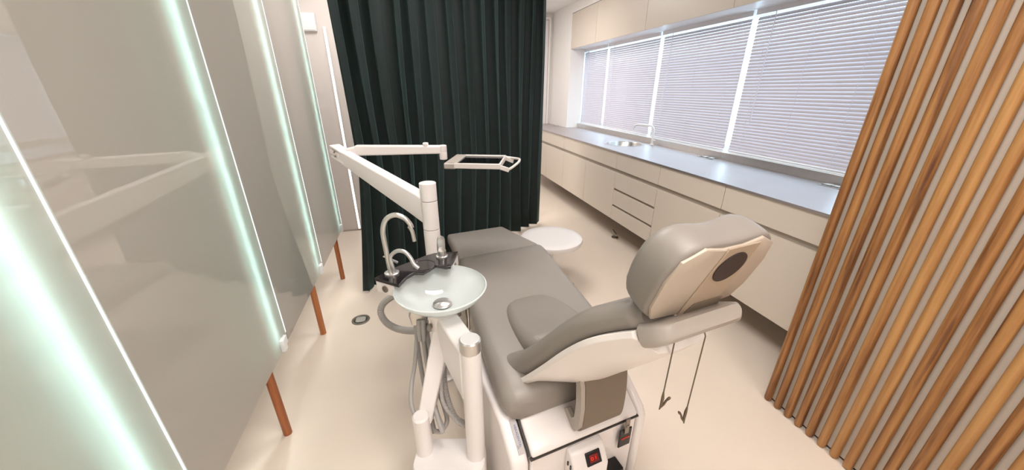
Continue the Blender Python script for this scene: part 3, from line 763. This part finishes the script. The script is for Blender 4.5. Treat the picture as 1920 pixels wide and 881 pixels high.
bm = bmesh.new(); tube(bm, [yp(718, 481, y+.03), yp(722, 481, y+.03), yp(745, 492, y+.05)], [.002, .004, .005], 10); obj('lever', bm, 'steel', fb)
TB = at_z(829, 481, ZG)
bm = bmesh.new(); lathe(bm, [(.001, 0), (.024, 0), (.024, .006), (.018, .008), (.017, .028), (.001, .03)], TB, 32); cf = obj('cup_filler', bm, 'steel', un)
bm = bmesh.new(); vd = Vector((1, .25, 0)).normalized(); vn = Vector((-.25, 1, 0)).normalized()
loft(bm, [[TB + vd*a + vn*(b-.008*k+.006) + Vector((0, 0, .026+.064*k)) for a, b in rrect(-w, w, -.006, .006, .004, 3)] for k, w in ((0, .0165), (.4, .0165), (.75, .0155), (.92, .011), (1, .004))])
obj('lever', bm, 'steel', cf)
# instrument holder and hoses
IH = at_d(786, 598, 1.36)
bm = bmesh.new(); loft(bm, [[IH + Vector((a, b, z)) for a, b in rrect(-w, w, -.02, .02, .008, 3)] for z, w in ((-.012, .030), (.03, .036), (.05, .03))]); ih = obj('instrument_holder', bm, 'steel', un)
hz = [([(778, 600), (785, 660), (795, 720), (806, 770), (815, 812)], .0085, 1.40), ([(789, 600), (796, 650), (806, 710), (818, 770), (832, 806)], .0085, 1.38),
      ([(799, 600), (806, 660), (818, 720), (832, 760), (838, 790), (826, 808), (816, 808)], .0085, 1.37), ([(783, 610), (778, 680), (772, 720), (771, 755), (780, 785)], .008, 1.37),
      ([(808, 650), (806, 700), (812, 750), (823, 790), (830, 812)], .008, 1.33)]
for P, r, D in hz:
    n = len(P); bm = bmesh.new()
    tube(bm, spline([tuple(at_d(x, yy, D - .10*i/(n-1))) for i, (x, yy) in enumerate(P)], 8), r, 10); obj('hose', bm, 'hose_gray', ih)
for x in (785, 793):
    bm = bmesh.new(); tube(bm, [at_d(x, 600, 1.34), at_d(x+1, 620, 1.34), at_d(x+2, 640, 1.34)], [.009, .010, .006], 12); obj('instrument', bm, 'hose_gray', ih)
def ribbed(pts, r, pitch=.006):
    P = [Vector(p) for p in pts]; out = []; rr = []
    tot = sum((b-a).length for a, b in zip(P, P[1:])); n = int(tot/(pitch/2)); acc = 0; seg = 0; lens = [(b-a).length for a, b in zip(P, P[1:])]
    for i in range(n+1):
        s = tot*i/n*.9999; k = 0
        while s > lens[k]: s -= lens[k]; k += 1
        out.append(P[k].lerp(P[k+1], s/lens[k])); rr.append(r*(1 if i % 2 else .86))
    bm = bmesh.new(); tube(bm, out, rr, 12); return bm
bm = ribbed(spline([tuple(at_d(x, yy, D)) for x, yy, D in ((852, 640, 1.32), (836, 668, 1.32), (832, 705, 1.30), (838, 745, 1.27), (852, 780, 1.26), (870, 793, 1.25), (888, 788, 1.25))], 10), .012); obj('suction_hose', bm, 'hose_gray', un)
bm = ribbed(spline([tuple(at_d(x, yy, D)) for x, yy, D in ((838, 660, 1.3), (828, 700, 1.28), (830, 750, 1.25), (848, 780, 1.25), (868, 797, 1.24), (886, 794, 1.24))], 10), .008); obj('suction_hose', bm, 'hose_gray', un)
bm = ribbed(spline([tuple(at_d(x, yy, D)) for x, yy, D in ((752, 548, 1.52), (735, 556, 1.56), (718, 570, 1.6), (714, 586, 1.6), (724, 604, 1.58), (745, 616, 1.53), (772, 620, 1.46), (800, 616, 1.38), (822, 608, 1.28))], 10), .0155, .008)
obj('drain_hose', bm, 'hose_gray', un)['label'] = 'ribbed grey drain hose looping out to the left'
bm = bmesh.new(); tube(bm, [at_d(876, 575, 1.30), at_d(877, 588, 1.30), at_d(878, 600, 1.29), at_d(879, 640, 1.27)], [.009, .009, .0065, .0065], 12); obj('syringe', bm, 'dull_steel', un)
bm = bmesh.new(); cyl(bm, at_d(858, 590, 1.28), at_d(858, 590, 1.28)+Vector((0, 0, .012)), .014, n=20); obj('socket', bm, 'dull_steel', un)

# ================================================================== tray arm
PX, PY = .033, 1.54
ta = thing('tray_arm', (PX, PY, 0), 'white instrument tray on a jointed arm and column in front of the curtain', 'tray arm')
bm = bmesh.new(); R = .0365
for z0, z1 in ((0, .852), (.855, .985), (.988, 1.066)): tube(bm, [(PX, PY, z0), (PX, PY, z0+.001), (PX, PY, z1-.002), (PX, PY, z1)], [R-.002, R, R, R-.002], 40)
pole = obj('column', bm, 'white_plastic', ta)
bm = bmesh.new(); lathe(bm, [(.001, 0), (.07, 0), (.07, .012), (.045, .02), (.001, .031)], (PX, PY, 0), 40); obj('base_plate', bm, 'white_plastic', ta)
EL = Vector((-.372, 1.985, 1.13))
d = (EL - Vector((PX, PY, .94))); dh = Vector((d.x, d.y, 0)).normalized(); sd = Vector((-dh.y, dh.x, 0))
bm = bmesh.new()
def asec(p, h, w, up): return [p + sd*a + up*b for a, b in rrect(-w, w, -h, h, .008, 3)]
t = d.normalized(); up = sd.cross(t); up = up if up.z > 0 else -up
secs = [asec(Vector((PX, PY, .935)) + dh*.01, .058, .030, Vector((0, 0, 1)))] + [asec(Vector((PX, PY, .938)).lerp(EL, k), h, w, up) for k, h, w in ((.12, .055, .030), (.5, .046, .028), (.93, .034, .026), (1.0, .030, .024))]
loft(bm, secs); obj('lower_arm', bm, 'white_plastic', ta)
bm = bmesh.new(); obox(bm, EL + t*.02 + Vector((0, 0, .003)), t*.035, sd*.028, up*.012); obox(bm, EL + t*.0 + Vector((0, 0, .028)), t*.05, sd*.028, up*.006); obox(bm, EL + t*.0 - Vector((0, 0, .022)), t*.05, sd*.028, up*.006); kn = obj('elbow_joint', bm, 'white_plastic', ta, bevel=.003)
bm = bmesh.new(); 
for px, py in ((627, 285), (629, 293)): c = at_d(px, py, (EL-EYE).dot(FWD)-.04); cyl(bm, c, c + Vector((0, -.004, 0)), .005, n=12)
obj('screw', bm, 'dull_steel', kn)
E1 = Vector((-.30, 1.985, 1.150)); E2 = Vector((.128, 1.93, 1.146))
obj('upper_arm', bar(EL+Vector((.01, 0, .012)), E1 + Vector((.02, 0, 0)), .046, .030, .046, .046, (0, 1, 0)), 'white_plastic', ta, bevel=.006)
ua = obj('spring_arm', bar(E1, E2, .046, .052, .042, .042, (0, 1, 0)), 'white_plastic', ta, bevel=.008, seg=3)
c = at_y(798, 272, 1.93)
bm = bmesh.new(); lathe(bm, [(.001, -.02), (.008, -.02), (.008, -.004), (.015, -.002), (.015, .010), (.012, .013), (.001, .014)], Vector((c.x, c.y, c.z)), 20); obj('knob', bm, 'white_plastic', ua)
JT = Vector((.137, 1.925, 0)); zt = at_y(835, 272, 1.92).z; zb = at_y(836, 297, 1.92).z
bm = bmesh.new(); tube(bm, [JT+Vector((0, 0, zb-.004)), JT+Vector((0, 0, zb)), JT+Vector((0, 0, (zb+zt)/2)), JT+Vector((0, 0, (zb+zt)/2+.001)), JT+Vector((0, 0, (zb+zt)/2+.004)), JT+Vector((0, 0, zt-.003)), JT+Vector((0, 0, zt))], [.019, .0205, .0205, .019, .0205, .0205, .018], 32); obj('swivel_joint', bm, 'white_plastic', ta)
# tray
ZT = zb - .002
def tz(x, y): return at_z(x, y, ZT)
fl, fr_, rr_, rl = tz(833, 306), tz(938, 308), tz(946, 288), tz(856, 287)
fx = (fr_ - fl).normalized(); fy = Vector((-fx.y, fx.x, 0)); LN = (fr_-fl).length; DP = .27
O3 = fl
def tp3(a, b, z=0): return O3 + fx*a + fy*b + Vector((0, 0, z))
bm = bmesh.new(); rw = .016
for a0, a1, b0, b1 in ((0, LN, 0, rw), (0, LN, DP-rw, DP), (LN-.010, LN, rw, DP-rw)):
    prism(bm, [tp3(a0, b0, -.026), tp3(a1, b0, -.026), tp3(a1, b1, -.026), tp3(a0, b1, -.026)], (0, 0, .026))
tf = obj('tray_frame', bm, 'tray_frame', ta, bevel=.003)
bm = bmesh.new(); prism(bm, [tp3(-.005, .0, -.03), tp3(.055, .0, -.03), tp3(.055, DP, -.03), tp3(-.005, DP, -.03)], (0, 0, .030)); obj('end_block', bm, 'gray_trim', tf, bevel=.006)
bm = bmesh.new(); prism(bm, [tp3(.055, rw, -.014), tp3(LN-.01, rw, -.014), tp3(LN-.01, DP-rw, -.014), tp3(.055, DP-rw, -.014)], (0, 0, .006)); obj('glass_shelf', bm, 'smoked_glass', tf)['label'] = 'dark glass shelf'
bm = bmesh.new(); tube(bm, spline([tuple(tp3(LN-.005, .008, -.02)), tuple(tp3(LN+.035, .02, -.03)), tuple(tp3(LN+.075, .08, -.012)), tuple(tp3(LN+.085, DP/2, -.004)), tuple(tp3(LN+.075, DP-.08, -.006)), tuple(tp3(LN+.035, DP-.02, -.012)), tuple(tp3(LN-.005, DP-.008, -.01))], 8), .0065, 12); obj('handle', bm, 'tray_frame', tf)
for b in (.008, DP-.008):
    bm = bmesh.new(); prism(bm, [tp3(LN-.012, b-.008, -.024), tp3(LN+.04, b-.008+(.01 if b < .1 else -.01), -.042), tp3(LN+.045, b-.008+(.01 if b < .1 else -.01), -.022), tp3(LN-.012, b-.008, -.002)], fy*.014); obj('handle_bracket', bm, 'tray_frame', tf, bevel=.002)
